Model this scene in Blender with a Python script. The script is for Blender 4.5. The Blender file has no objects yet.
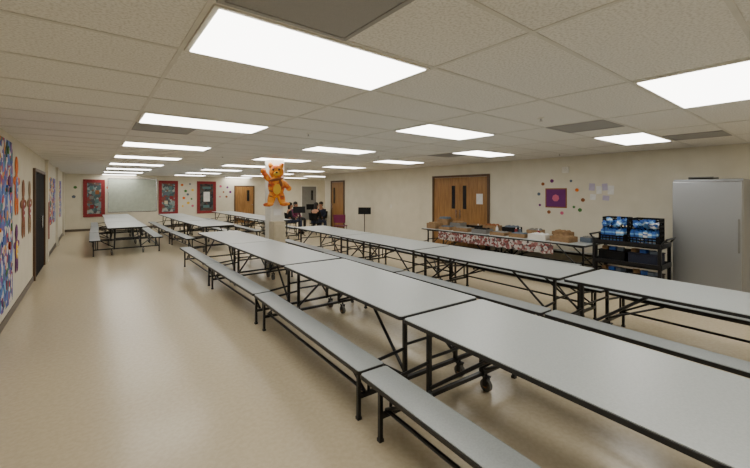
import bpy, bmesh, math, random
from mathutils import Vector, Matrix, Euler
random.seed(7)
S = bpy.context.scene
COL = S.collection
H = 2.48
CAMZ = 1.70

# ------------------------------------------------------------ materials
def lin(c):
    r = []
    for v in c:
        v = v / 255.0
        r.append(v / 12.92 if v <= 0.04045 else ((v + 0.055) / 1.055) ** 2.4)
    return (r[0], r[1], r[2], 1.0)

def mat(name, rgb, rough=0.5, metal=0.0, rgb2=None, scale=8.0, detail=3.0, bump=0.0, bscale=None, stretch=None, spec=0.5, ramp=(0.35, 0.65)):
    m = bpy.data.materials.new(name)
    m.use_nodes = True
    nt = m.node_tree
    b = nt.nodes["Principled BSDF"]
    b.inputs["Roughness"].default_value = rough
    b.inputs["Metallic"].default_value = metal
    b.inputs["Specular IOR Level"].default_value = spec
    if rgb2 is None:
        rgb2 = tuple(max(0, v * 0.95) for v in rgb)
    tc = nt.nodes.new("ShaderNodeTexCoord")
    mp = nt.nodes.new("ShaderNodeMapping")
    nt.links.new(tc.outputs["Object"], mp.inputs["Vector"])
    if stretch:
        mp.inputs["Scale"].default_value = stretch
    n = nt.nodes.new("ShaderNodeTexNoise")
    n.inputs["Scale"].default_value = scale
    n.inputs["Detail"].default_value = detail
    nt.links.new(mp.outputs["Vector"], n.inputs["Vector"])
    cr = nt.nodes.new("ShaderNodeValToRGB")
    cr.color_ramp.elements[0].position = ramp[0]
    cr.color_ramp.elements[1].position = ramp[1]
    cr.color_ramp.elements[0].color = lin(rgb2)
    cr.color_ramp.elements[1].color = lin(rgb)
    nt.links.new(n.outputs["Fac"], cr.inputs["Fac"])
    nt.links.new(cr.outputs["Color"], b.inputs["Base Color"])
    if bump > 0:
        n2 = nt.nodes.new("ShaderNodeTexNoise")
        n2.inputs["Scale"].default_value = bscale or scale * 4
        n2.inputs["Detail"].default_value = 4
        nt.links.new(mp.outputs["Vector"], n2.inputs["Vector"])
        bp = nt.nodes.new("ShaderNodeBump")
        bp.inputs["Strength"].default_value = bump
        bp.inputs["Distance"].default_value = 0.01
        nt.links.new(n2.outputs["Fac"], bp.inputs["Height"])
        nt.links.new(bp.outputs["Normal"], b.inputs["Normal"])
    return m

def mat_cells(name, cols, scale=6.0, rough=0.7, rnd=1.0):
    m = bpy.data.materials.new(name)
    m.use_nodes = True
    nt = m.node_tree
    b = nt.nodes["Principled BSDF"]
    b.inputs["Roughness"].default_value = rough
    tc = nt.nodes.new("ShaderNodeTexCoord")
    nz = nt.nodes.new("ShaderNodeTexNoise"); nz.inputs["Scale"].default_value = scale * 0.8
    mx = nt.nodes.new("ShaderNodeMixRGB"); mx.blend_type = 'ADD'; mx.inputs[0].default_value = 1.4 / scale
    nt.links.new(tc.outputs["Object"], nz.inputs["Vector"])
    nt.links.new(tc.outputs["Object"], mx.inputs[1]); nt.links.new(nz.outputs["Color"], mx.inputs[2])
    v = nt.nodes.new("ShaderNodeTexVoronoi")
    v.inputs["Scale"].default_value = scale
    v.inputs["Randomness"].default_value = rnd
    nt.links.new(mx.outputs[0], v.inputs["Vector"])
    sp = nt.nodes.new("ShaderNodeSeparateColor")
    nt.links.new(v.outputs["Color"], sp.inputs["Color"])
    cr = nt.nodes.new("ShaderNodeValToRGB")
    cr.color_ramp.interpolation = 'CONSTANT'
    el = cr.color_ramp.elements
    el[0].position = 0; el[0].color = lin(cols[0])
    el[1].position = 1.0 / len(cols); el[1].color = lin(cols[1])
    for i in range(2, len(cols)):
        e = el.new(i / len(cols)); e.color = lin(cols[i])
    nt.links.new(sp.outputs["Red"], cr.inputs["Fac"])
    nt.links.new(cr.outputs["Color"], b.inputs["Base Color"])
    return m

def mat_emit(name, rgb, strength):
    m = bpy.data.materials.new(name)
    m.use_nodes = True
    nt = m.node_tree
    b = nt.nodes["Principled BSDF"]
    b.inputs["Base Color"].default_value = (0.9, 0.9, 0.9, 1)
    b.inputs["Emission Color"].default_value = lin(rgb)
    b.inputs["Emission Strength"].default_value = strength
    return m

M = {}
M['floor'] = mat("floor_vinyl", (203, 190, 162), 0.25, 0, (196, 182, 154), 30, 12.0, 0.015, 60, spec=0.5, ramp=(0.38, 0.62))
M['wall'] = mat("wall_cream", (215, 209, 191), 0.75, 0, (209, 203, 184), 3.0, 4, 0.05, 90)
M['ceil'] = mat("ceiling_tile", (231, 229, 224), 0.95, 0, (209, 206, 200), 75, 4.0, 0.18, 120, ramp=(0.36, 0.55))
M['grid'] = mat("ceiling_grid", (212, 209, 202), 0.5, 0, (204, 201, 194))
M['base'] = mat("baseboard_rubber", (92, 80, 68), 0.5)
M['lamtop'] = mat("laminate_grey", (184, 190, 191), 0.34, 0, (174, 181, 182), 90, 6, spec=0.45)
M['bench'] = mat("bench_laminate", (166, 172, 173), 0.4, 0, (157, 163, 164), 90, 6, spec=0.45)
M['black'] = mat("black_powdercoat", (22, 22, 24), 0.35, 0.0, (16, 16, 18), 30)
M['matte'] = mat("matte_black", (20, 20, 21), 0.7, 0.0, (16, 16, 17), 30, spec=0.2)
M['edge'] = mat("black_edge_rubber", (26, 26, 27), 0.45)
M['wheel'] = mat("caster_rubber", (92, 90, 84), 0.6)
M['hub'] = mat("caster_hub", (170, 110, 50), 0.5)
M['steel'] = mat("stainless_steel", (168, 172, 178), 0.36, 0.85, (162, 166, 172), 1.2, 1)
M['chrome'] = mat("chrome", (200, 200, 205), 0.2, 1.0)
M['wood'] = mat("door_wood", (158, 116, 62), 0.45, 0, (132, 92, 46), 4, 6, stretch=(6, 6, 0.6))
M['darkwood'] = mat("door_frame_brown", (88, 62, 40), 0.5)
M['doorshade'] = mat("doorway_shade", (17, 16, 18), 0.8, spec=0.15)  # near-black leaf colour stands in for the shade inside a recessed doorway
M['glass'] = mat("dark_glass", (25, 28, 32), 0.12)
M['white'] = mat("white_paint", (222, 218, 208), 0.5)
M['paper'] = mat("white_paper", (228, 228, 226), 0.8)
M['vent'] = mat("vent_metal", (154, 153, 151), 0.6, 0, (146, 145, 143), 220, 2)
M['ventd'] = mat("vent_grey", (120, 119, 115), 0.7)
M['beige'] = mat("beige_metal", (196, 184, 156), 0.5)
M['whiteboard'] = mat("whiteboard", (178, 186, 172), 0.4)
M['red'] = mat("red_border", (146, 42, 44), 0.7, 0, (114, 30, 36), 40)
M['orange'] = mat("orange_felt", (226, 120, 28), 0.8, 0, (196, 84, 20), 9, 4)
M['mottle'] = mat("mottled_orange_foil", (240, 158, 36), 0.5, 0, (196, 76, 18), 9, 5, ramp=(0.40, 0.58))
M['yellow'] = mat("yellow_felt", (236, 190, 60), 0.8)
M['purple'] = mat("purple_paper", (104, 40, 104), 0.8)
M['maroon'] = mat("maroon_plastic", (110, 28, 74), 0.4)
M['brownp'] = mat("brown_paper", (140, 84, 44), 0.8)
M['green'] = mat("green_paper", (70, 120, 60), 0.8)
M['lilac'] = mat("lilac_paper", (186, 178, 202), 0.8)
M['slate'] = mat("slate_paper", (92, 104, 118), 0.8)
M['teal'] = mat("teal_paper", (84, 116, 118), 0.8)
M['pink'] = mat("pink_paper", (204, 100, 130), 0.8)
M['card'] = mat("cardboard", (150, 120, 84), 0.85, 0, (130, 102, 70), 12)
M['blue'] = mat("blue_carton", (36, 86, 168), 0.5)
M['ltblue'] = mat("light_blue_carton", (112, 166, 214), 0.5)
M['skin'] = mat("skin", (176, 126, 96), 0.6)
M['hair'] = mat("dark_hair", (30, 22, 18), 0.6)
M['navy'] = mat("navy_cloth", (34, 38, 56), 0.9)
M['charcoal'] = mat("charcoal_cloth", (40, 38, 40), 0.9)
M['denim'] = mat("denim_cloth", (48, 56, 76), 0.9)
M['mural'] = mat_cells("mural_paper", [(40, 70, 150), (180, 44, 54), (210, 206, 204), (30, 50, 110), (200, 140, 60), (90, 80, 160), (60, 110, 180), (40, 110, 120), (205, 198, 190), (80, 120, 190), (120, 70, 140)], 11)
M['collage'] = mat_cells("collage_paper", [(62, 86, 90), (120, 140, 140), (110, 84, 66), (84, 108, 112), (128, 62, 58), (150, 156, 150), (70, 74, 80)], 9.0)
M['collage_dark'] = mat_cells("dark_collage_paper", [(40, 50, 56), (34, 36, 44), (74, 78, 76), (44, 64, 62), (80, 60, 52)], 9.0)
M['flower'] = mat_cells("floral_cloth", [(182, 174, 166), (124, 52, 52), (168, 158, 152), (76, 62, 60), (144, 92, 88), (188, 180, 174), (110, 66, 62)], 24.0)
M['garland'] = mat_cells("garland_paper", [(226, 218, 200), (180, 44, 50), (50, 110, 70), (216, 150, 60), (90, 60, 130), (214, 205, 188), (40, 90, 140)], 10.0)
M['emit'] = mat_emit("light_diffuser", (255, 251, 243), 9.2)

# ------------------------------------------------------------ mesh builder
class MB:
    def __init__(s):
        s.bm = bmesh.new()
    def box(s, c, d, rot=None):
        mx = Matrix.Translation(c) @ (Euler(rot).to_matrix().to_4x4() if rot else Matrix.Identity(4)) @ Matrix.Diagonal((d[0], d[1], d[2], 1))
        bmesh.ops.create_cube(s.bm, size=1, matrix=mx)
        return s
    def tube(s, a, b, r, seg=8):
        a = Vector(a); b = Vector(b); d = b - a
        q = d.to_track_quat('Z', 'Y').to_matrix().to_4x4()
        mx = Matrix.Translation((a + b) / 2) @ q
        bmesh.ops.create_cone(s.bm, cap_ends=True, segments=seg, radius1=r, radius2=r, depth=d.length, matrix=mx)
        return s
    def cone(s, a, b, r1, r2, seg=16):
        a = Vector(a); b = Vector(b); d = b - a
        q = d.to_track_quat('Z', 'Y').to_matrix().to_4x4()
        bmesh.ops.create_cone(s.bm, cap_ends=True, segments=seg, radius1=r1, radius2=r2, depth=d.length, matrix=Matrix.Translation((a + b) / 2) @ q)
        return s
    def ell(s, c, r, rot=None):
        mx = Matrix.Translation(c) @ (Euler(rot).to_matrix().to_4x4() if rot else Matrix.Identity(4)) @ Matrix.Diagonal((r[0], r[1], r[2], 1))
        bmesh.ops.create_uvsphere(s.bm, u_segments=20, v_segments=12, radius=1, matrix=mx)
        return s
    def slab(s, cx, cy, z0, z1, w, l, rad=0.02, n=5):
        pts = []
        for (sx, sy, a0) in ((1, 1, 0), (-1, 1, 90), (-1, -1, 180), (1, -1, 270)):
            for i in range(n + 1):
                a = math.radians(a0 + 90 * i / n)
                pts.append((cx + sx * (w / 2 - rad) + rad * math.cos(a), cy + sy * (l / 2 - rad) + rad * math.sin(a)))
        lo = [s.bm.verts.new((x, y, z0)) for x, y in pts]
        hi = [s.bm.verts.new((x, y, z1)) for x, y in pts]
        s.bm.faces.new(hi); s.bm.faces.new(lo[::-1])
        k = len(pts)
        for i in range(k):
            j = (i + 1) % k
            s.bm.faces.new((lo[i], lo[j], hi[j], hi[i]))
        return s
    def obj(s, name, m, parent=None, loc=None, smooth=False, bevel=0.0):
        me = bpy.data.meshes.new(name)
        bmesh.ops.recalc_face_normals(s.bm, faces=s.bm.faces)
        s.bm.to_mesh(me); s.bm.free()
        me.materials.append(m)
        if smooth:
            for p in me.polygons: p.use_smooth = True
        o = bpy.data.objects.new(name, me)
        COL.objects.link(o)
        if loc: o.location = loc
        if parent: o.parent = parent
        if bevel:
            md = o.modifiers.new("bevel", 'BEVEL'); md.width = bevel; md.segments = 2
        return o

def root(name, label, cat, loc=(0, 0, 0), rz=0.0, group=None):
    e = bpy.data.objects.new(name, None)
    e.empty_display_size = 0.1
    COL.objects.link(e)
    e.location = loc; e.rotation_euler = (0, 0, rz)
    tag(e, label, cat, group)
    return e

def tag(o, label, cat, group=None):
    o["label"] = label; o["category"] = cat
    if group: o["group"] = group

def dup(src, loc, rz=0.0, scale=None, label=None, rot=None):
    n = src.copy(); COL.objects.link(n)
    n.location = loc; n.rotation_euler = rot if rot else (0, 0, rz)
    if scale: n.scale = scale
    if label: n["label"] = label
    def rec(a, b):
        for ch in list(a.children):
            c = ch.copy(); COL.objects.link(c); c.parent = b
            c.matrix_parent_inverse = ch.matrix_parent_inverse.copy()
            rec(ch, c)
    rec(src, n)
    return n

def struct(o):
    o["kind"] = "structure"; return o

# ------------------------------------------------------------ room shell
XL, XR, YB, YF = -0.86, 8.30, -3.6, 20.3
YJ, XE = 14.3, 13.2
T = 0.15
struct(MB().box(((XL + XE) / 2, (YB + YF) / 2, -0.05), (XE - XL + 0.6, YF - YB + 0.6, 0.1)).obj("floor", M['floor']))
struct(MB().box(((XL + XE) / 2, (YB + YF) / 2, H + 0.05), (XE - XL + 0.6, YF - YB + 0.6, 0.1)).obj("ceiling", M['ceil']))
struct(MB().box((XL - T / 2, (YB + YF) / 2, H / 2), (T, YF - YB + 2 * T, H)).obj("wall_left", M['wall']))
struct(MB().box(((XL + XE) / 2, YF + T / 2, H / 2), (XE - XL, T, H)).obj("wall_far", M['wall']))
struct(MB().box((XR + T / 2, (YB + YJ) / 2, H / 2), (T, YJ - YB, H)).obj("wall_right", M['wall']))
struct(MB().box(((XR + T + XE) / 2, YJ - T / 2, H / 2), (XE - XR - T, T, H)).obj("wall_alcove_side", M['wall']))
struct(MB().box((XE + T / 2, (YJ + YF) / 2, H / 2), (T, YF - YJ + 2 * T, H)).obj("wall_alcove_end", M['wall']))
struct(MB().box(((XL + XR) / 2, YB - T / 2, H / 2), (XR - XL + T, T, H)).obj("wall_back", M['wall']))
struct(MB().box((XL + 0.006, (YB + 9.5) / 2, 0.05), (0.012, 9.5 - YB, 0.1)).box((XL + 0.006, (11.5 + YF) / 2, 0.05), (0.012, YF - 11.5, 0.1)).obj("baseboard_left", M['base']))
struct(MB().box(((XL + 6.1) / 2, YF - 0.006, 0.05), (6.1 - XL, 0.012, 0.1)).box(((7.3 + XE) / 2, YF - 0.006, 0.05), (XE - 7.3, 0.012, 0.1)).obj("baseboard_far", M['base']))
struct(MB().box((XR - 0.006, (YB + 5.7) / 2, 0.05), (0.012, 5.7 - YB, 0.1)).box((XR - 0.006, (7.8 + 12.6) / 2, 0.05), (0.012, 4.8, 0.1)).obj("baseboard_right", M['base']))
CX, CY = 1.31, 0.645
g = MB()
x = 0.39 - CX
while x < XE:
    if x > XL:
        ylo = YB if x < XR else YJ
        g.box((x, (ylo + YF) / 2, H - 0.002), (0.024, YF - ylo, 0.004))
    x += CX
y = 1.58 - CY * 8
while y < YF:
    if y > YB:
        xh = XR if y < YJ else XE
        g.box(((XL + xh) / 2, y, H - 0.0025), (xh - XL, 0.024, 0.004))
    y += CY
struct(g.obj("trim_1", M['grid']))
g = MB()
for yy in [-2.2, -0.98, 0.24, 1.46, 2.68, 3.9, 5.12, 8.3, 9.5, 10.7, 11.9]:
    g.box((XR - 0.002, yy, H / 2 + 0.05), (0.004, 0.02, H - 0.1))
struct(g.obj("trim_2", M['wall']))
g = MB()
for yy in (12.0, 15.5, 19.0):
    g.box((XL + 0.03, yy, H / 2), (0.06, 0.25, H))
struct(g.obj("trim_3", M['wall']))

# ------------------------------------------------------------ ceiling lights
lt = root("ceiling_light", "recessed rectangular fluorescent ceiling light with white frame, lit", "ceiling light", group="fluorescent ceiling lights")
W1, L1 = CX - 0.03, CY - 0.03
f = MB()
for sx in (-1, 1): f.box((sx * (W1 / 2 - 0.012), 0, -0.006), (0.024, L1, 0.012))
for sy in (-1, 1): f.box((0, sy * (L1 / 2 - 0.010), -0.006), (W1 - 0.048, 0.020, 0.012))
f.obj("light_frame", M['white'], lt)
MB().box((0, 0, -0.008), (W1 - 0.05, L1 - 0.04, 0.016)).obj("diffuser", M['emit'], lt)
spots = []
for kx, y0 in ((0, 1.58), (2, 0.29), (4, 1.58)):
    for kk in range(-2, 8):
        yy = y0 + 2.58 * kk
        if yy > YB and yy + CY < YF: spots.append((0.39 + CX * (kx + .5), yy + CY / 2))
for (kx, yy) in ((6, 15.77), (6, 18.35), (8, 14.48), (8, 17.06)):
    spots.append((0.39 + CX * (kx + .5), yy + CY / 2))
lt.location = (spots[0][0], spots[0][1], H)
for p in spots[1:]:
    dup(lt, (p[0], p[1], H))

# vents
vt = root("ceiling_vent", "square flat grey metal ceiling air vent panel", "air vent", group="ceiling air vents")
q = CX / 2 - 0.03
f = MB()
for sx in (-1, 1):
    f.box((sx * (q / 2 - 0.012), 0, -0.005), (0.024, q, 0.010))
    f.box((0, sx * (q / 2 - 0.012), -0.005), (q - 0.048, 0.024, 0.010))
f.obj("vent_frame", M['vent'], vt)
MB().box((0, 0, -0.003), (q - 0.05, q - 0.05, 0.006)).obj("vent_panel", M['vent'], vt)
vs = [(0.39 + CX / 4, 0.935 + CY / 2), (4.32 + CX / 4, 1.58 + CY / 2), (6.28 + CX / 4, 0.935 + CY / 2), (0.39 + CX / 4, 4.805 + CY / 2), (5.63 + CX / 4, 4.805 + CY / 2)]
vt.location = (vs[0][0], vs[0][1], H)
for p in vs[1:]: dup(vt, (p[0], p[1], H))

# sprinklers
sp = root("sprinkler_head", "small chrome fire sprinkler head on the ceiling", "sprinkler", (3.75, 1.97, H), group="ceiling sprinkler heads")
MB().cone((0, 0, 0), (0, 0, -0.008), 0.035, 0.03).obj("escutcheon", M['white'], sp)
MB().cone((0, 0, -0.008), (0, 0, -0.03), 0.009, 0.007).cone((0, 0, -0.03), (0, 0, -0.033), 0.016, 0.016).obj("deflector", M['chrome'], sp)
for p in [(2.3, 4.4), (2.3, 8.4), (5.0, 6.3), (7.6, 3.6), (5.0, 11.0)]:
    dup(sp, (p[0], p[1], H))

# ------------------------------------------------------------ cafeteria table
TL, TW, BX, BW = 2.40, 0.91, 0.72, 0.235
tb = root("cafeteria_table", "grey laminate folding cafeteria table with attached benches", "table", group="cafeteria tables in rows")
MB().slab(0, 0, 0.712, 0.737, TW, TL, 0.03).obj("edge_band", M['edge'], tb)
MB().slab(0, 0, 0.737, 0.742, TW - 0.016, TL - 0.016, 0.026).obj("table_top", M['lamtop'], tb)
for sx in (-1, 1):
    b = MB().slab(sx * BX, 0, 0.426, 0.431, BW - 0.014, TL - 0.006, 0.02).obj("bench_seat", M['bench'], tb)
    MB().slab(sx * BX, 0, 0.40, 0.426, BW, TL, 0.025).obj("bench_edge", M['edge'], b)
    r = MB()
    for o_ in (-0.06, 0.06):
        r.tube((sx * BX + o_, -TL / 2 + 0.1, 0.385), (sx * BX + o_, TL / 2 - 0.1, 0.385), 0.014)
    xr = sx * (BX - 0.02)
    r.tube((xr, -TL / 2 + 0.13, 0.20), (xr, TL / 2 - 0.13, 0.20), 0.014)
    r.tube((xr, -TL / 2 + 0.13, 0.20), (xr, -TL / 2 + 0.45, 0.385), 0.012)
    r.tube((xr, TL / 2 - 0.13, 0.20), (xr, TL / 2 - 0.45, 0.385), 0.012)
    r.obj("bench_rail", M['black'], tb)
for e in (-1, 1):
    ye = e * (TL / 2 - 0.13)
    f = MB()
    for sx in (-1, 1):
        f.box((sx * 0.30, ye, 0.43), (0.030, 0.030, 0.56))
        f.box((sx * (BX + 0.03), ye, 0.21), (0.026, 0.026, 0.38))
        f.tube((sx * (BX - 0.06), ye, 0.40), (sx * (BX - 0.06), ye, 0.17), 0.012)
        f.box((sx * (BX + 0.03), ye, 0.011), (0.034, 0.036, 0.022))
        f.tube((sx * 0.30, ye, 0.68), (sx * 0.26, ye - e * 0.52, 0.69), 0.012)
        f.tube((sx * 0.30, ye, 0.22), (sx * 0.24, ye - e * 0.62, 0.70), 0.014)
        f.tube((sx * 0.30, ye, 0.42), (sx * (BX - 0.1), ye, 0.39), 0.013)
        f.tube((sx * 0.30, ye, 0.20), (sx * (BX - 0.08), ye - e * 0.45, 0.38), 0.012)
    f.box((0, ye, 0.17), (2 * BX + 0.06, 0.03, 0.03))
    f.tube((-0.30, ye, 0.45), (0.30, ye, 0.45), 0.012)
    f.tube((-0.34, ye, 0.695), (0.34, ye, 0.695), 0.015)
    f.obj("leg_frame", M['black'], tb)
    for sx in (-1, 1):
        c = MB().box((sx * 0.36, ye, 0.125), (0.05, 0.06, 0.01))
        c.box((sx * 0.36 - 0.022, ye, 0.085), (0.004, 0.04, 0.08)).box((sx * 0.36 + 0.022, ye, 0.085), (0.004, 0.04, 0.08))
        c.tube((sx * 0.36, ye, 0.17), (sx * 0.36, ye, 0.12), 0.01)
        cc = c.obj("caster", M['black'], tb)
        MB().tube((sx * 0.36 - 0.017, ye, 0.052), (sx * 0.36 + 0.017, ye, 0.052), 0.052, 20).obj("wheel", M['wheel'], cc)
        MB().tube((sx * 0.36 - 0.019, ye, 0.052), (sx * 0.36 + 0.019, ye, 0.052), 0.022, 14).obj("hub", M['hub'], cc)
r = MB()
for sx in (-1, 1):
    r.tube((sx * 0.26, -TL / 2 + 0.12, 0.70), (sx * 0.26, TL / 2 - 0.12, 0.70), 0.013)
r.obj("under_rail", M['black'], tb)
r = math.radians
tb.location = (2.25, 0.836, 0); tb.rotation_euler = (0, 0, r(-3.3))
places = [((2.385, 3.272), r(-2.6)), ((2.44, 5.735), 0), ((2.45, 8.15), 0),
          ((4.51, 0.69), r(-3.0)), ((4.60, 3.14), r(-1.5)), ((4.69, 5.58), r(-2)), ((4.79, 8.01), r(-2)),
          ((0.82, 13.2), 0), ((0.84, 15.65), r(-1)), ((0.86, 18.1), 0),
          ((2.86, 12.2), r(2)), ((2.80, 14.67), 0), ((2.80, 17.1), 0),
          ((5.1, 13.0), 0), ((5.15, 15.45), 0), ((5.15, 17.9), 0)]
for (p, a) in places:
    dup(tb, (p[0], p[1], 0), a)
dup(tb, (7.40, 3.84, 0), 0, (1, 0.845, 1), "grey folding cafeteria table holding boxes and supplies by the wall")
dup(tb, (7.40, 5.91, 0), 0, (1, 0.845, 1), "grey folding cafeteria table holding cardboard trays near double doors")

# ------------------------------------------------------------ doors
def wall_door(name, x, y0, y1, ztop, leaves, mleaf, mframe, side=-1, glass=True):
    n = side
    f = MB()
    fw = 0.06
    f.box((x + n * 0.02, y0 + fw / 2, ztop / 2), (0.04, fw, ztop))
    f.box((x + n * 0.02, y1 - fw / 2, ztop / 2), (0.04, fw, ztop))
    f.box((x + n * 0.02, (y0 + y1) / 2, ztop - fw / 2), (0.04, y1 - y0 - 2 * fw, fw))
    fo = struct(f.obj(name, mframe))
    w = (y1 - y0 - 2 * fw) / leaves
    for i in range(leaves):
        yc = y0 + fw + w * (i + 0.5)
        lf = MB().box((x + n * 0.008, yc, (ztop - fw) / 2), (0.016, w - 0.012, ztop - fw - 0.01)).obj("door_leaf", mleaf, fo)
        hs = 1 if i == 0 else -1
        if glass:
            MB().box((x + n * 0.018, yc + hs * (w / 2 - 0.2), 1.55), (0.006, 0.12, 0.66)).obj("door_window", M['glass'], lf)
        MB().tube((x + n * 0.06, yc + hs * (w / 2 - 0.07), 0.95), (x + n * 0.06, yc + hs * (w / 2 - 0.07), 1.2), 0.012).tube((x + n * 0.014, yc + hs * (w / 2 - 0.07), 1.0), (x + n * 0.06, yc + hs * (w / 2 - 0.07), 1.0), 0.01).tube((x + n * 0.014, yc + hs * (w / 2 - 0.07), 1.15), (x + n * 0.06, yc + hs * (w / 2 - 0.07), 1.15), 0.01).obj("door_handle", M['chrome'], lf)
    return fo
wall_door("door_1", XR, 5.74, 7.76, 2.18, 2, M['wood'], M['darkwood'])
wall_door("door_2", XR, 12.7, 13.75, 2.18, 1, M['wood'], M['darkwood'])
wall_door("door_3", XL, 9.5, 11.5, 2.16, 2, M['doorshade'], M['darkwood'], side=1, glass=False)
def far_door(name, x0, x1, ztop, mleaf, mframe):
    f = MB()
    fw = 0.06; y = YF
    f.box((x0 + fw / 2, y - 0.02, ztop / 2), (fw, 0.04, ztop)).box((x1 - fw / 2, y - 0.02, ztop / 2), (fw, 0.04, ztop))
    f.box(((x0 + x1) / 2, y - 0.02, ztop - fw / 2), (x1 - x0 - 2 * fw, 0.04, fw))
    fo = struct(f.obj(name, mframe))
    lf = MB().box(((x0 + x1) / 2, y - 0.012, (ztop - fw) / 2), (x1 - x0 - 2 * fw - 0.01, 0.024, ztop - fw - 0.01)).obj("door_leaf", mleaf, fo)
    MB().box(((x0 + x1) / 2 + 0.2, y - 0.027, 1.5), (0.14, 0.006, 0.6)).obj("door_window", M['glass'], lf)
    MB().ell((x1 - 0.14, y - 0.06, 1.0), (0.03, 0.03, 0.03)).tube((x1 - 0.14, y - 0.024, 1.0), (x1 - 0.14, y - 0.06, 1.0), 0.012).obj("door_knob", M['chrome'], lf)
far_door("door_4", 6.15, 7.25, 2.05, M['wood'], M['darkwood'])
far_door("door_5", 10.1, 11.2, 2.1, M['ventd'], M['white'])

# ------------------------------------------------------------ far wall boards
def bulletin(x0, x1, z0, z1, label, pm, papers):
    e = root("bulletin_board", label, "bulletin board", ((x0 + x1) / 2, YF, z0), group="red bordered bulletin boards")
    w = x1 - x0; h = z1 - z0
    MB().box((0, -0.01, h / 2), (w, 0.02, h)).obj("board_panel", pm, e)
    f = MB(); b = 0.14
    f.box((-w / 2 + b / 2, -0.025, h / 2), (b, 0.01, h)).box((w / 2 - b / 2, -0.025, h / 2), (b, 0.01, h))
    f.box((0, -0.025, b / 2), (w - 2 * b, 0.01, b)).box((0, -0.025, h - b / 2), (w - 2 * b, 0.01, b))
    f.obj("border", M['red'], e)
    for (px, pz, pw, ph, m) in papers:
        MB().box((px * w, -0.024, h * pz), (pw, 0.006, ph)).obj("pinned_paper", M[m], e)
bulletin(-0.24, 0.53, 0.60, 2.25, "tall red bordered bulletin board with papers, near corner", M['collage'], [(-0.12, 0.78, 0.12, 0.14, 'teal'), (0.14, 0.66, 0.14, 0.18, 'brownp'), (-0.12, 0.52, 0.14, 0.14, 'ventd'), (0.12, 0.42, 0.14, 0.18, 'teal'), (-0.1, 0.28, 0.14, 0.16, 'red')])
bulletin(2.60, 3.44, 0.60, 2.25, "tall red bordered bulletin board beside whiteboard", M['collage'], [(0.1, 0.78, 0.14, 0.18, 'teal'), (-0.14, 0.62, 0.14, 0.16, 'slate'), (0.14, 0.5, 0.14, 0.16, 'red'), (-0.12, 0.36, 0.14, 0.16, 'beige'), (0.12, 0.24, 0.14, 0.14, 'teal')])
bulletin(4.30, 5.22, 0.60, 2.25, "tall red bordered dark bulletin board with white sheet", M['collage_dark'], [(0, 0.52, 0.30, 0.5, 'paper'), (-0.02, 0.22, 0.3, 0.14, 'teal'), (0.0, 0.8, 0.4, 0.12, 'teal')])
e = root("whiteboard", "large pale green grey whiteboard on the end wall", "whiteboard", (1.58, YF, 0.8))
MB().box((0, -0.01, 0.75), (1.85, 0.02, 1.5)).obj("board_surface", M['whiteboard'], e)
f = MB()
for sx in (-1, 1): f.box((sx * 0.935, -0.015, 0.75), (0.03, 0.03, 1.54))
for zz in (-0.01, 1.51): f.box((0, -0.015, zz), (1.84, 0.03, 0.03))
f.obj("board_frame", M['chrome'], e)
cols = [M['orange'], M['brownp'], M['yellow'], M['green'], M['purple'], M['pink'], M['slate']]
pts = [(3.62, 2.05), (3.78, 1.75), (3.98, 2.1), (4.1, 1.8), (5.45, 2.0), (5.6, 1.7), (5.8, 1.95), (3.7, 1.4), (4.05, 1.35), (3.88, 1.58), (3.9, 1.15), (5.42, 1.45), (5.75, 1.45), (5.95, 1.7), (0.62, 1.9), (-0.5, 1.9), (-0.55, 1.5), (3.65, 1.0), (4.1, 1.0)]
for i, (xx, zz) in enumerate(pts):
    rr = [0.06, 0.075, 0.05][i % 3]
    o = MB().cone((0, 0, 0), (0, -0.006, 0), rr, rr, [14, 5, 6][i % 3]).obj("paper_leaf", cols[(i * 3) % 7], loc=(xx, YF, zz))
    tag(o, "small coloured paper cut-out taped to wall", "paper decoration", "paper cut-outs on the end wall")

# ------------------------------------------------------------ left wall decorations
e = root("paper_mural", "large colourful student collage mural on painted wall", "mural", (XL, 6.0, 0.2))
MB().box((0.004, 0, 1.09), (0.008, 2.3, 2.18)).obj("mural_sheet", M['mural'], e)
cc = [M['purple'], M['red'], M['blue'], M['paper'], M['teal'], M['blue'], M['orange'], M['green'], M['slate'], M['ltblue']]
for i in range(60):
    yy = -1.05 + 2.1 * random.random(); zz = 0.1 + 1.98 * random.random()
    rr = 0.025 + 0.07 * random.random() ** 2
    if i % 3:
        MB().box((0.0095, yy, zz), (0.003 + 0.0003 * i, rr * 2.4, rr * 1.3), (random.uniform(-1.5, 1.5), 0, 0)).obj("cutout", cc[i % 10], e)
    else:
        MB().cone((0.008, yy, zz), (0.010 + 0.0003 * i, yy, zz), rr, rr, random.choice([3, 5, 7])).obj("cutout", cc[i % 10], e)
def paper_person(y, z, s, m, m2, label):
    e = root("paper_figure", label, "paper decoration", (XL, y, z), group="paper figures on the wall")
    b = MB()
    b.ell((0.008, 0, 0.62 * s), (0.006, 0.13 * s, 0.13 * s)).ell((0.008, 0, 0.33 * s), (0.006, 0.15 * s, 0.22 * s))
    b.ell((0.008, 0.17 * s, 0.42 * s), (0.005, 0.12 * s, 0.055 * s)).ell((0.008, -0.17 * s, 0.42 * s), (0.005, 0.12 * s, 0.055 * s))
    b.ell((0.008, 0.09 * s, 0.1 * s), (0.005, 0.065 * s, 0.14 * s)).ell((0.008, -0.09 * s, 0.1 * s), (0.005, 0.065 * s, 0.14 * s))
    b.obj("figure_body", m, e, smooth=True)
    MB().ell((0.012, 0, 0.33 * s), (0.006, 0.11 * s, 0.15 * s)).obj("figure_shirt", m2, e, smooth=True)
    for zz in (0.26, 0.34, 0.42): MB().ell((0.018, 0, zz * s), (0.004, 0.02 * s, 0.02 * s)).obj("button", M['paper'], e)
paper_person(7.50, 1.40, 1.1, M['orange'], M['blue'], "orange paper person cut-out with blue shirt")
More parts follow.
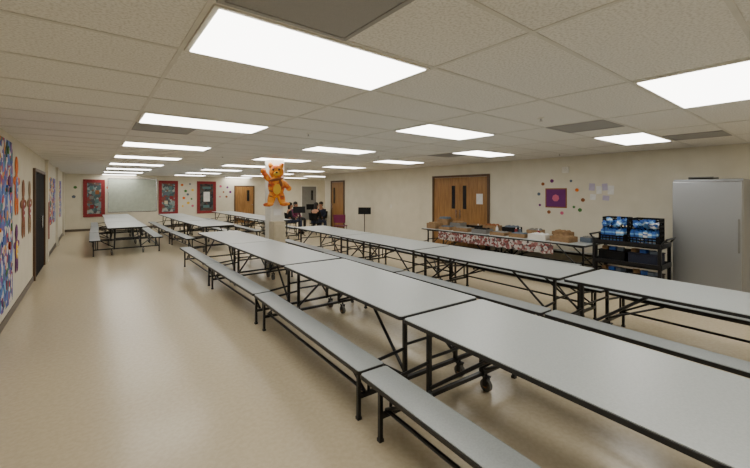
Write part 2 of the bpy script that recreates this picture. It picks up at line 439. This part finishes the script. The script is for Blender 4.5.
paper_person(7.50, 0.55, 0.9, M['purple'], M['yellow'], "purple paper person cut-out low on wall")
paper_person(8.20, 1.0, 1.2, M['brownp'], M['red'], "brown paper person cut-out with red shirt")
paper_person(8.98, 1.0, 1.2, M['card'], M['red'], "tan paper person cut-out beside dark door")
for i, (y0, m) in enumerate([(12.7, 'garland'), (13.7, 'garland'), (14.7, 'mural'), (16.4, 'garland'), (17.6, 'mural')]):
    o = MB().box((0.006, 0, 0), (0.012, 0.75, 1.3)).obj("hanging_poster", M[m], loc=(XL, y0, 1.45))
    tag(o, "tall narrow poster with colourful holiday pattern", "poster", "posters along the wall")
for i, y0 in enumerate([11.7, 12.0]):
    o = MB().box((0.006, 0, 0), (0.012, 0.16, 0.9)).obj("paper_streamer", M['red'], loc=(XL + (0.06 if i == 1 else 0), y0, 1.0))
    tag(o, "narrow red paper streamer hanging on wall", "streamer", "red streamers beside the dark door")

# ------------------------------------------------------------ right wall decorations
def wall_paper(name, y, z, w, h, m, label, cat, group=None, tilt=0):
    o = MB().box((-0.004, 0, 0), (0.008, w, h)).obj(name, m, loc=(XR, y, z))
    o.rotation_euler = (tilt, 0, 0)
    tag(o, label, cat, group)
    return o
def rw(u, v):
    a = (u - 375) / 366.0
    t = XR / (0.6143 + 0.789 * a)
    return t * (0.789 - 0.6143 * a), CAMZ + (192 - v) / 366.0 * t
yy, zz = rw(556, 198)
e = root("purple_poster", "square purple poster with brown border and emblem", "poster", (XR, yy, zz - 0.23))
MB().box((-0.004, 0, 0.23), (0.008, 0.48, 0.44)).obj("poster_border", M['brownp'], e)
MB().box((-0.010, 0, 0.23), (0.006, 0.43, 0.39)).obj("poster_sheet", M['purple'], e)
MB().cone((-0.013, 0, 0.23), (-0.018, 0, 0.23), 0.08, 0.08, 7).obj("emblem", M['pink'], e)
for i, (u, v) in enumerate([(543, 184), (552, 181), (571, 181), (577, 190), (583, 200), (574, 207), (562, 213), (549, 212), (540, 205), (539, 194), (580, 210)]):
    yy, zz = rw(u, v)
    rr = [0.038, 0.044, 0.032][i % 3]
    o = MB().cone((0, 0, 0), (-0.006, 0, 0), rr, rr, [12, 6, 5][i % 3]).obj("paper_leaf", cols[[1, 4, 6, 0, 1, 3, 5, 1, 4, 6, 3][i]], loc=(XR, yy, zz))
    tag(o, "small round coloured paper cut-out around purple poster", "paper decoration", "paper cut-outs around the poster")
for (u, v, w, h, m, tl) in [(592, 187, 0.11, 0.15, 'lilac', .06), (599, 190, 0.1, 0.16, 'paper', -.05), (593, 197, 0.11, 0.12, 'paper', .1), (605, 187, 0.1, 0.14, 'lilac', -.1), (611, 190, 0.11, 0.18, 'paper', .04), (606, 198, 0.12, 0.1, 'lilac', .08), (480, 199, 0.2, 0.28, 'paper', 0)]:
    yy, zz = rw(u, v)
    o = wall_paper("notice_sheet", yy, zz, w, h, M[m], "sheet of paper taped flat on wall", "notice", "notices on the wall", tl)
    if u == 480:
        o.location.x = XR - 0.016; o["label"] = "white notice sheet taped on brown double door"
yy, zz = rw(566, 170)
o = MB().box((-0.025, 0, 0), (0.05, 0.13, 0.13)).cone((-0.05, 0, 0), (-0.07, 0, 0), 0.04, 0.03).obj("alarm_strobe", M['white'], loc=(XR, yy, zz))
tag(o, "small white alarm strobe box high on wall", "fire alarm")
yy, zz = rw(391, 205)
wall_paper("light_switch", yy, 1.2, 0.08, 0.12, M['white'], "white light switch plate on wall", "light switch")

# ------------------------------------------------------------ column and figure
CXc, CYc = 3.50, 8.42
struct(MB().box((CXc, CYc, H / 2), (0.34, 0.34, H)).obj("wall_column", M['white'], bevel=0.006))
struct(MB().box((CXc, CYc, 0.05), (0.36, 0.36, 0.1)).obj("baseboard_column", M['base']))
fg = root("hanging_figure", "mottled orange fall figure decoration fixed on white column", "decoration", (CXc - 0.01, CYc - 0.17, 1.37))
fg.rotation_euler = (0, r(-3), r(-20))
b = MB()
b.ell((0.02, -0.12, 0.80), (0.17, 0.08, 0.16))
b.ell((-0.10, -0.12, 0.95), (0.055, 0.04, 0.08), (0, -0.4, 0)).ell((0.14, -0.12, 0.93), (0.055, 0.04, 0.08), (0, 0.5, 0))
b.ell((0.0, -0.13, 0.46), (0.19, 0.08, 0.26), (0, 0.06, 0))
b.ell((-0.21, -0.12, 0.70), (0.14, 0.055, 0.065), (0, 1.05, 0)).ell((-0.27, -0.13, 0.82), (0.065, 0.045, 0.065))
b.ell((0.20, -0.12, 0.50), (0.15, 0.055, 0.065), (0, 0.8, 0)).ell((0.28, -0.14, 0.40), (0.065, 0.045, 0.065))
b.ell((-0.12, -0.12, 0.20), (0.09, 0.06, 0.20), (0, 0.25, 0)).ell((0.10, -0.12, 0.19), (0.09, 0.06, 0.19), (0, -0.15, 0))
b.ell((-0.20, -0.14, 0.05), (0.12, 0.07, 0.05)).ell((0.17, -0.14, 0.04), (0.12, 0.07, 0.05))
o = b.obj("figure_body", M['mottle'], fg, smooth=True)
md = o.modifiers.new("remesh", 'REMESH'); md.mode = 'VOXEL'; md.voxel_size = 0.014; md.use_smooth_shade = True
MB().ell((0.01, -0.195, 0.40), (0.09, 0.025, 0.13), (0, 0.1, 0)).obj("belly_patch", M['yellow'], fg, smooth=True)
MB().ell((0.02, -0.19, 0.76), (0.075, 0.035, 0.05)).obj("muzzle", M['yellow'], fg, smooth=True)
for sx in (-.05, .08): MB().ell((sx, -0.185, 0.85), (0.024, 0.015, 0.028)).obj("eye", M['black'], fg, smooth=True)
MB().ell((0.02, -0.225, 0.78), (0.026, 0.015, 0.018)).obj("nose", M['black'], fg, smooth=True)
MB().ell((0.01, -0.18, 0.62), (0.16, 0.04, 0.035), (0, -0.15, 0)).ell((0.10, -0.20, 0.53), (0.035, 0.02, 0.09), (0, -0.2, 0)).obj("scarf", M['brownp'], fg, smooth=True)
for (sx, sz, an) in ((-0.13, 0.50, .5), (0.14, 0.42, -.5), (-0.13, 0.36, .4), (-0.14, 0.24, .3), (0.12, 0.22, -.3)):
    MB().ell((sx, -0.18, sz), (0.05, 0.02, 0.014), (0, an, 0)).obj("stripe", M['brownp'], fg, smooth=True)
o = MB().box((0, -0.003, 0), (0.2, 0.006, 0.14)).obj("notice_sheet", M['paper'], loc=(CXc, CYc - 0.17, 1.22))
tag(o, "small white sign taped on the white column", "notice")
e = root("storage_cabinet", "small beige metal cabinet standing against white column", "cabinet", (3.42, 8.08, 0))
MB().box((0, 0, 0.52), (0.28, 0.30, 1.0)).obj("cabinet_body", M['beige'], e, bevel=0.008)
MB().box((0, -0.156, 0.52), (0.24, 0.012, 0.9)).obj("cabinet_door", M['beige'], e, bevel=0.004)
MB().box((0, 0, 0.01), (0.22, 0.26, 0.02)).obj("plinth", M['black'], e)

# ------------------------------------------------------------ chairs, music stands
ch = root("stacking_chair", "maroon plastic chair with black metal legs", "chair", (7.35, 11.5, 0), r(130), group="chairs near the far doors")
MB().slab(0, 0, 0.44, 0.465, 0.42, 0.42, 0.06).obj("seat", M['maroon'], ch, bevel=0.006)
b = MB()
for i in range(9):
    a = -0.45 + 0.9 * i / 8
    b.box((0.46 * math.sin(a), 0.46 * (1 - math.cos(a)) * -1 + 0.24, 0.72), (0.056, 0.015, 0.30), (r(-8), 0, -a))
b.obj("backrest", M['maroon'], ch)
for sx in (-1, 1):
    MB().tube((sx * 0.17, -0.15, 0.44), (sx * 0.20, -0.20, 0.01), 0.011).obj("leg", M['black'], ch)
    MB().tube((sx * 0.18, 0.20, 0.80), (sx * 0.18, 0.17, 0.44), 0.011).tube((sx * 0.18, 0.17, 0.44), (sx * 0.20, 0.22, 0.01), 0.011).obj("leg", M['black'], ch)
seats = [(6.40, 13.75, 75), (7.05, 14.6, 20), (7.15, 13.0, 110), (7.85, 13.9, -60)]
for (x_, y_, a) in seats:
    n_ = dup(ch, (x_, y_, 0), r(a), label="black plastic chair with a seated person")
    for c_ in n_.children:
        if c_.data.materials[0] is M['maroon']:
            c_.data = c_.data.copy(); c_.data.materials[0] = M['matte']
ms = root("music_stand", "slim black metal music stand with tilted desk", "music stand", (7.85, 10.7, 0), r(-40), group="black music stands")
MB().tube((0, 0, 0.12), (0, 0, 0.95), 0.014).obj("pole", M['matte'], ms)
b = MB()
for i in range(3):
    a = 2.094 * i
    b.tube((0, 0, 0.16), (0.24 * math.cos(a), 0.24 * math.sin(a), 0.012), 0.010)
b.obj("tripod_base", M['matte'], ms)
MB().box((0, 0.03, 1.02), (0.46, 0.014, 0.25), (r(-20), 0, 0)).box((0, -0.03, 0.90), (0.46, 0.06, 0.01)).obj("desk", M['matte'], ms)
for (x_, y_, a) in [(6.35, 12.9, -20), (8.05, 15.1, -20)]:
    dup(ms, (x_, y_, 0), r(a))

# ------------------------------------------------------------ seated people
def skin_mesh(name, verts, edges, radii, m, parent, sub=2, rootv=0):
    me = bpy.data.meshes.new(name)
    me.from_pydata([Vector(v) for v in verts], edges, [])
    me.materials.append(m)
    o = bpy.data.objects.new(name, me); COL.objects.link(o); o.parent = parent
    sk = o.modifiers.new("skin", 'SKIN'); sk.use_smooth_shade = True
    for i, rr in enumerate(radii):
        v = me.skin_vertices[0].data[i]
        v.radius = rr if isinstance(rr, tuple) else (rr, rr)
        v.use_root = (i == rootv)
    sb = o.modifiers.new("sub", 'SUBSURF'); sb.levels = sub; sb.render_levels = sub
    return o
def person(x_, y_, a, shirt, pants, hairm, longhair, lean, label):
    e = root("person", label, "person", (x_, y_, 0), r(a), "people seated on chairs")
    V = [(0, .06, .56), (0, .08, .72), (0, .08 - lean * .3, .90), (0, .07 - lean * .6, 1.02), (0, .04 - lean, 1.10), (0, .04 - lean, 1.20)]
    R = [(.13, .10), (.12, .09), (.13, .09), .05, (.07, .08), (.068, .075)]
    E = [(0, 1), (1, 2), (2, 3), (3, 4), (4, 5)]
    nose = len(V); V.append((0, .04 - lean - .098, 1.145)); R.append(.012); E.append((4, nose))
    for s in (-1, 1):
        b0 = len(V)
        V += [(s * .17, .07 - lean * .4, .93), (s * .22, .02 - lean * .3, .70), (s * .13, -.18, .60), (s * .11, -.25, .575)]
        R += [.052, .04, .026, (.034, .018)]
        E += [(2, b0), (b0, b0 + 1), (b0 + 1, b0 + 2), (b0 + 2, b0 + 3)]
        for k in range(4):
            f0 = len(V)
            V += [(s * (.08 + .02 * k), -.295 - .004 * (k in (1, 2)), .565), (s * (.08 + .02 * k), -.325, .548)]
            R += [.009, .008]; E += [(b0 + 3, f0), (f0, f0 + 1)]
        f0 = len(V); V += [(s * .065, -.25, .57), (s * .055, -.275, .558)]; R += [.01, .009]; E += [(b0 + 2, f0), (f0, f0 + 1)]
        l0 = len(V)
        V += [(s * .09, .02, .545), (s * .12, -.38, .54), (s * .12, -.38, .30), (s * .12, -.36, .09), (s * .12, -.46, .045)]
        R += [.08, .058, .052, .036, (.036, .03)]
        E += [(0, l0), (l0, l0 + 1), (l0 + 1, l0 + 2), (l0 + 2, l0 + 3), (l0 + 3, l0 + 4)]
    skin_mesh("body", V, E, R, M['skin'], e)
    V = [(0, .06, .54), (0, .08, .72), (0, .08 - lean * .3, .91), (0, .07 - lean * .6, .99)]
    R = [(.15, .12), (.14, .11), (.15, .11), .065]; E = [(0, 1), (1, 2), (2, 3)]
    for s in (-1, 1):
        b0 = len(V)
        V += [(s * .175, .07 - lean * .4, .93), (s * .22, .02 - lean * .3, .70), (s * .145, -.145, .61)]
        R += [.066, .054, .038]; E += [(2, b0), (b0, b0 + 1), (b0 + 1, b0 + 2)]
    skin_mesh("shirt", V, E, R, shirt, e)
    V = [(0, .05, .55)]; R = [(.15, .10)]; E = []
    for s in (-1, 1):
        b0 = len(V)
        V += [(s * .09, .02, .545), (s * .12, -.38, .54), (s * .12, -.38, .30), (s * .12, -.365, .12)]
        R += [.092, .07, .062, .05]; E += [(0, b0), (b0, b0 + 1), (b0 + 1, b0 + 2), (b0 + 2, b0 + 3)]
    skin_mesh("trousers", V, E, R, pants, e)
    for s in (-1, 1):
        MB().ell((s * .12, -.42, .045), (.048, .12, .045)).obj("shoe", M['matte'], e, smooth=True)
        MB().ell((s * .03, .04 - lean - .072, 1.17), (.010, .008, .007)).obj("eye", M['black'], e, smooth=True)
        MB().ell((s * .075, .045 - lean, 1.155), (.012, .02, .03)).obj("ear", M['skin'], e, smooth=True)
    MB().ell((0, .04 - lean - .078, 1.105), (.025, .008, .006)).obj("mouth", M['pink'], e, smooth=True)
    h = MB().ell((0, .075 - lean, 1.21), (.095, .095, .085))
    if longhair: h.ell((0, .115 - lean, 1.08), (.085, .05, .14))
    else: h.ell((0, .10 - lean, 1.15), (.08, .06, .08))
    h.obj("hair", hairm, e, smooth=True)
person(6.40, 13.75, 75, M['charcoal'], M['denim'], M['hair'], True, .04, "person with long dark hair, charcoal shirt, seated on chair")
person(7.05, 14.6, 20, M['maroon'], M['charcoal'], M['hair'], False, .02, "person in maroon shirt and dark trousers, seated on chair")
person(7.15, 13.0, 110, M['matte'], M['denim'], M['hair'], True, .06, "person with dark hair and black top, leaning forward seated")
person(7.85, 13.9, -60, M['navy'], M['charcoal'], M['hair'], False, .03, "person in navy top seated on chair by wall")

# ------------------------------------------------------------ refrigerator
fr = root("refrigerator", "tall stainless steel commercial refrigerator against cream wall", "refrigerator", (7.9, 1.33, 0))
fw, fh, fd = 0.82, 1.90, 0.72
MB().box((0.03, 0, fh / 2 + 0.05), (fd - 0.06, fw, fh - 0.1)).obj("body", M['steel'], fr, bevel=0.008)
MB().box((-fd / 2 + 0.040, 0, 0.985), (0.02, fw - 0.01, 1.76)).obj("door_gasket", M['ventd'], fr)
d_ = MB().box((-fd / 2 + 0.005, 0, 0.985), (0.06, fw - 0.012, 1.75)).obj("door", M['steel'], fr, bevel=0.01)
MB().box((-fd / 2 - 0.031, -0.375, 1.05), (0.012, 0.022, 0.5)).obj("door_handle", M['ventd'], d_, bevel=0.003)
f = MB()
for sx in (-0.24, 0.28):
    for sy in (-0.30, 0.30): f.cone((sx, sy, 0), (sx, sy, 0.1), 0.025, 0.03, 12)
f.obj("feet", M['black'], fr)
o = MB().box((0, 0, 0.012), (0.4, 0.3, 0.024)).box((0.19, 0, 0.02), (0.02, 0.3, 0.04)).box((-0.19, 0, 0.02), (0.02, 0.3, 0.04)).obj("baking_tray", M['ventd'], loc=(7.8, 1.4, 1.90))
tag(o, "flat dark tray lying on top of refrigerator", "tray")

# ------------------------------------------------------------ utility cart
ct = root("utility_cart", "black three shelf utility cart loaded with crates", "cart", (7.12, 2.2, 0))
cw, cl = 0.55, 0.98
for zz in (0.16, 0.50, 0.82):
    f = MB().slab(0, 0, zz, zz + 0.02, cw, cl, 0.03)
    for sx in (-1, 1):
        f.box((sx * (cw / 2 - 0.01), 0, zz + 0.04), (0.02, cl - 0.04, 0.07))
        f.box((0, sx * (cl / 2 - 0.01), zz + 0.04), (cw - 0.04, 0.02, 0.07))
    f.obj("shelf", M['black'], ct)
for sx in (-1, 1):
    for sy in (-1, 1):
        MB().box((sx * (cw / 2 - 0.03), sy * (cl / 2 - 0.03), 0.48), (0.045, 0.045, 0.74)).obj("post", M['black'], ct)
        c = MB().tube((sx * 0.21, sy * 0.38 - 0.015, 0.05), (sx * 0.21, sy * 0.38 + 0.015, 0.05), 0.05, 18).obj("wheel", M['wheel'], ct)
        MB().box((sx * 0.21, sy * 0.38, 0.12), (0.03, 0.05, 0.09)).obj("caster_fork", M['black'], ct)
for sy in (-1, 1):
    MB().tube((-0.22, sy * .47, 0.88), (-0.22, sy * 0.54, 0.97), 0.014).tube((0.22, sy * .47, 0.88), (0.22, sy * 0.54, 0.97), 0.014).tube((-0.22, sy * 0.54, 0.97), (0.22, sy * 0.54, 0.97), 0.016).obj("handle", M['black'], ct)
YA, YB_ = 2.42, 1.98
cr = root("milk_crate", "tall black plastic lattice crate on utility cart", "crate", (7.12, YA, 0.845), group="black crates on the cart")
f = MB().box((0, 0, 0.008), (0.40, 0.38, 0.016))
for zz in (0.02, 0.08, 0.12):
    f.box((-0.195, 0, zz), (0.012, 0.38, 0.02))
for zz in (0.02, 0.09, 0.16, 0.23, 0.30, 0.37, 0.41):
    f.box((0.195, 0, zz), (0.014, 0.38, 0.035))
    for sx in (-1, 1): f.box((0.08, sx * 0.185, zz), (0.23, 0.012, 0.03))
for sx in (-1, 1): f.box((-0.12, sx * 0.185, 0.075), (0.16, 0.012, 0.15))
for i in range(8):
    tt = -0.19 + 0.0543 * i
    f.box((0.195, tt * 0.95, 0.21), (0.012, 0.020, 0.42)); f.box((-0.195, tt * 0.95, 0.065), (0.010, 0.012, 0.13))
    if tt > -0.04:
        for sx in (-1, 1): f.box((tt, sx * 0.185, 0.21), (0.014, 0.010, 0.42))
f.obj("lattice", M['matte'], cr)
cr2 = dup(cr, (7.12, YB_, 0.845))
def carton(m, m2, m3):
    e = root("drink_carton", "small blue and white drink carton in crate", "carton", group="drink cartons in crates")
    MB().box((0, 0, 0.04), (0.05, 0.05, 0.08)).obj("carton_body", m, e)
    MB().box((0, 0, 0.045), (0.052, 0.052, 0.022)).obj("printed_band", m2, e)
    t = MB(); bm = t.bm
    a = [bm.verts.new(p) for p in ((-.025, -.025, .08), (.025, -.025, .08), (.025, .025, .08), (-.025, .025, .08), (-.025, 0, .102), (.025, 0, .102))]
    bm.faces.new((a[0], a[1], a[5], a[4])); bm.faces.new((a[2], a[3], a[4], a[5])); bm.faces.new((a[1], a[2], a[5])); bm.faces.new((a[3], a[0], a[4]))
    t.box((0, 0, .106), (.049, .004, .012))
    t.obj("gable_top", m3, e)
    return e
srcs = [carton(M['blue'], M['ltblue'], M['blue']), carton(M['paper'], M['blue'], M['ltblue']), carton(M['ltblue'], M['paper'], M['blue'])]
first = [True, True, True]
for yc in (YA, YB_):
    for lv in range(3):
        n_ = (6, 6, 5)[lv]
        for i in range(n_):
            for j in range(n_):
                if lv < 2 and 0 < i < n_ - 1 and 0 < j < n_ - 1: continue
                if lv == 2 and random.random() < 0.15: continue
                k = random.choice([0, 0, 0, 1, 2, 2])
                sp_ = 0.057 if lv < 2 else 0.062
                xo = 0.01 if lv == 2 else 0
                loc = (7.12 - sp_ * (n_ - 1) / 2 + sp_ * i + xo, yc - sp_ * (n_ - 1) / 2 + sp_ * j, 0.863 + 0.114 * lv)
                rot = (0, 0, 0) if lv == 0 else (random.uniform(-.08, .08), random.uniform(-.08, .08), random.uniform(-.2, .2))
                if lv == 2: rot = (random.choice([1.4, 0.7, -0.9, 0]), random.uniform(-.6, .6), random.uniform(0, 3)); loc = (loc[0], loc[1], loc[2] + random.uniform(0.02, 0.09))
                if first[k]:
                    srcs[k].location = loc; srcs[k].rotation_euler = rot; first[k] = False
                else: dup(srcs[k], loc, rot=rot)
for zz, yy, m in ((0.182, YA, 'matte'), (0.522, YA, 'matte'), (0.182, YB_, 'charcoal'), (0.522, YB_, 'navy')):
    o = MB().box((0, 0, 0.09), (0.40, 0.39, 0.18)).box((0, 0, 0.19), (0.42, 0.41, 0.02)).obj("storage_bin", M[m], loc=(7.12, yy, zz), bevel=0.01)
    tag(o, "dark lidded plastic bin on cart shelf", "bin", "bins on the cart shelves")
    for k in range(3):
        o = MB().box((0, 0, 0.025), (0.12, 0.09, 0.05)).box((0, 0, 0.052), (0.06, 0.092, 0.004)).obj("supply_packet", M[['slate', 'blue', 'card'][k]], loc=(7.00 + 0.03 * k, yy - 0.12 + 0.12 * k, zz + 0.20), bevel=0.006)
        o.rotation_euler = (0, 0, random.uniform(-.5, .5))
        tag(o, "small packet lying on top of dark bin", "packet", "packets on the cart bins")

# ------------------------------------------------------------ items on wall tables
cl_ = MB(); bm = cl_.bm
n = 80; y0, y1 = 3.4, 6.3
prev = None
for i in range(n + 1):
    yy = y0 + (y1 - y0) * i / n
    w = 0.012 * math.sin(i * 1.1) + 0.006 * math.sin(i * 2.3)
    row = [bm.verts.new((6.942, yy, 0.708)), bm.verts.new((6.93 + w * 0.4, yy, 0.62)), bm.verts.new((6.925 + w, yy, 0.515 + 0.01 * math.sin(i * .9)))]
    if prev:
        for j in range(2): bm.faces.new((prev[j], prev[j + 1], row[j + 1], row[j]))
    prev = row
o = cl_.obj("table_skirt", M['flower'], smooth=True)
tag(o, "muted red and white floral cloth skirt hanging below table edge", "tablecloth")
def tray(x, y, w, l, h, m, label, rz=0, cont=None):
    e = root("cardboard_box", label, "box", (x, y, 0.743), rz, group="open boxes on the wall tables")
    f = MB().box((0, 0, 0.005), (w, l, 0.01))
    for sx in (-1, 1):
        f.box((sx * w / 2, 0, h / 2), (0.008, l, h)); f.box((0, sx * l / 2, h / 2), (w, 0.008, h))
    f.obj("box_shell", m, e)
    g = MB()
    for i in range(3):
        for j in range(3):
            g.ell(((i - 1) * w * 0.28, (j - 1) * l * 0.28, h * 0.8), (w * 0.15, l * 0.15, h * 0.42))
    g.obj("box_contents", cont or random.choice([M['card'], M['brownp'], M['slate'], M['ventd'], M['matte']]), e, smooth=True)
tray(7.20, 6.68, 0.28, 0.30, 0.14, M['card'], "open brown cardboard box with packets on table")
tray(7.60, 6.66, 0.30, 0.32, 0.24, M['card'], "taller brown cardboard box at back of table", 0.15)
tray(7.60, 6.22, 0.28, 0.32, 0.16, M['ventd'], "grey box at back of table", 0.1)
tray(7.20, 6.24, 0.26, 0.36, 0.08, M['card'], "shallow brown tray near the table edge", 0.0)
tray(7.20, 5.72, 0.28, 0.42, 0.09, M['card'], "shallow brown tray of packets on table")
tray(7.64, 5.70, 0.26, 0.36, 0.13, M['matte'], "black box at back of table")
tray(7.22, 5.20, 0.30, 0.38, 0.10, M['ventd'], "grey tray of packets on table", 0.05)
tray(7.62, 5.20, 0.26, 0.36, 0.16, M['card'], "cardboard box at back of table", 0.1)
tray(7.22, 4.72, 0.28, 0.36, 0.07, M['card'], "shallow brown tray in middle of table", 0.0)
tray(7.62, 4.68, 0.28, 0.34, 0.16, M['matte'], "black box at back of table beside trays", 0.1)
tray(7.22, 4.26, 0.28, 0.34, 0.08, M['card'], "shallow cardboard tray with packets", 0.1)
tray(7.62, 4.12, 0.26, 0.30, 0.14, M['card'], "small brown box at back of table", 0.2)
tray(7.24, 3.82, 0.30, 0.36, 0.10, M['white'], "white tray holding packets on table", 0, M['paper'])
tray(7.26, 3.36, 0.30, 0.38, 0.10, M['card'], "shallow brown tray near end of table", -0.1)
tray(7.64, 3.55, 0.22, 0.34, 0.15, M['card'], "small cardboard box near end of table", -0.1)
tray(7.55, 3.02, 0.24, 0.20, 0.09, M['slate'], "small slate grey box at end of table", -0.1)
for i, (x_, y_, m) in enumerate([(7.42, 4.46, 'red'), (7.44, 4.38, 'slate'), (7.42, 4.94, 'paper'), (7.42, 5.46, 'matte'), (7.44, 3.96, 'red')]):
    e = root("squeeze_bottle", "small squeeze bottle standing on table between trays", "bottle", (x_, y_, 0.743), group="bottles on the wall table")
    MB().cone((0, 0, 0), (0, 0, 0.13), 0.03, 0.03).cone((0, 0, .13), (0, 0, .15), .03, .014).obj("bottle_body", M[m], e, smooth=False)
    MB().cone((0, 0, .15), (0, 0, .19), .014, .004).obj("nozzle", M['paper'], e)

# ------------------------------------------------------------ world and camera
w = bpy.data.worlds.new("world"); S.world = w; w.use_nodes = True
w.node_tree.nodes["Background"].inputs[0].default_value = (1, 0.97, 0.92, 1)
w.node_tree.nodes["Background"].inputs[1].default_value = 0.3
cam = bpy.data.cameras.new("camera")
co = bpy.data.objects.new("camera", cam); COL.objects.link(co)
co.location = (0, 0, CAMZ)
th = math.atan2(285, 366)
co.rotation_euler = (math.pi / 2, 0, -th)
cam.sensor_width = 36
cam.lens = 36 * 366 / 750
cam.shift_y = -42 / 750
cam.clip_start = 0.05
S.camera = co
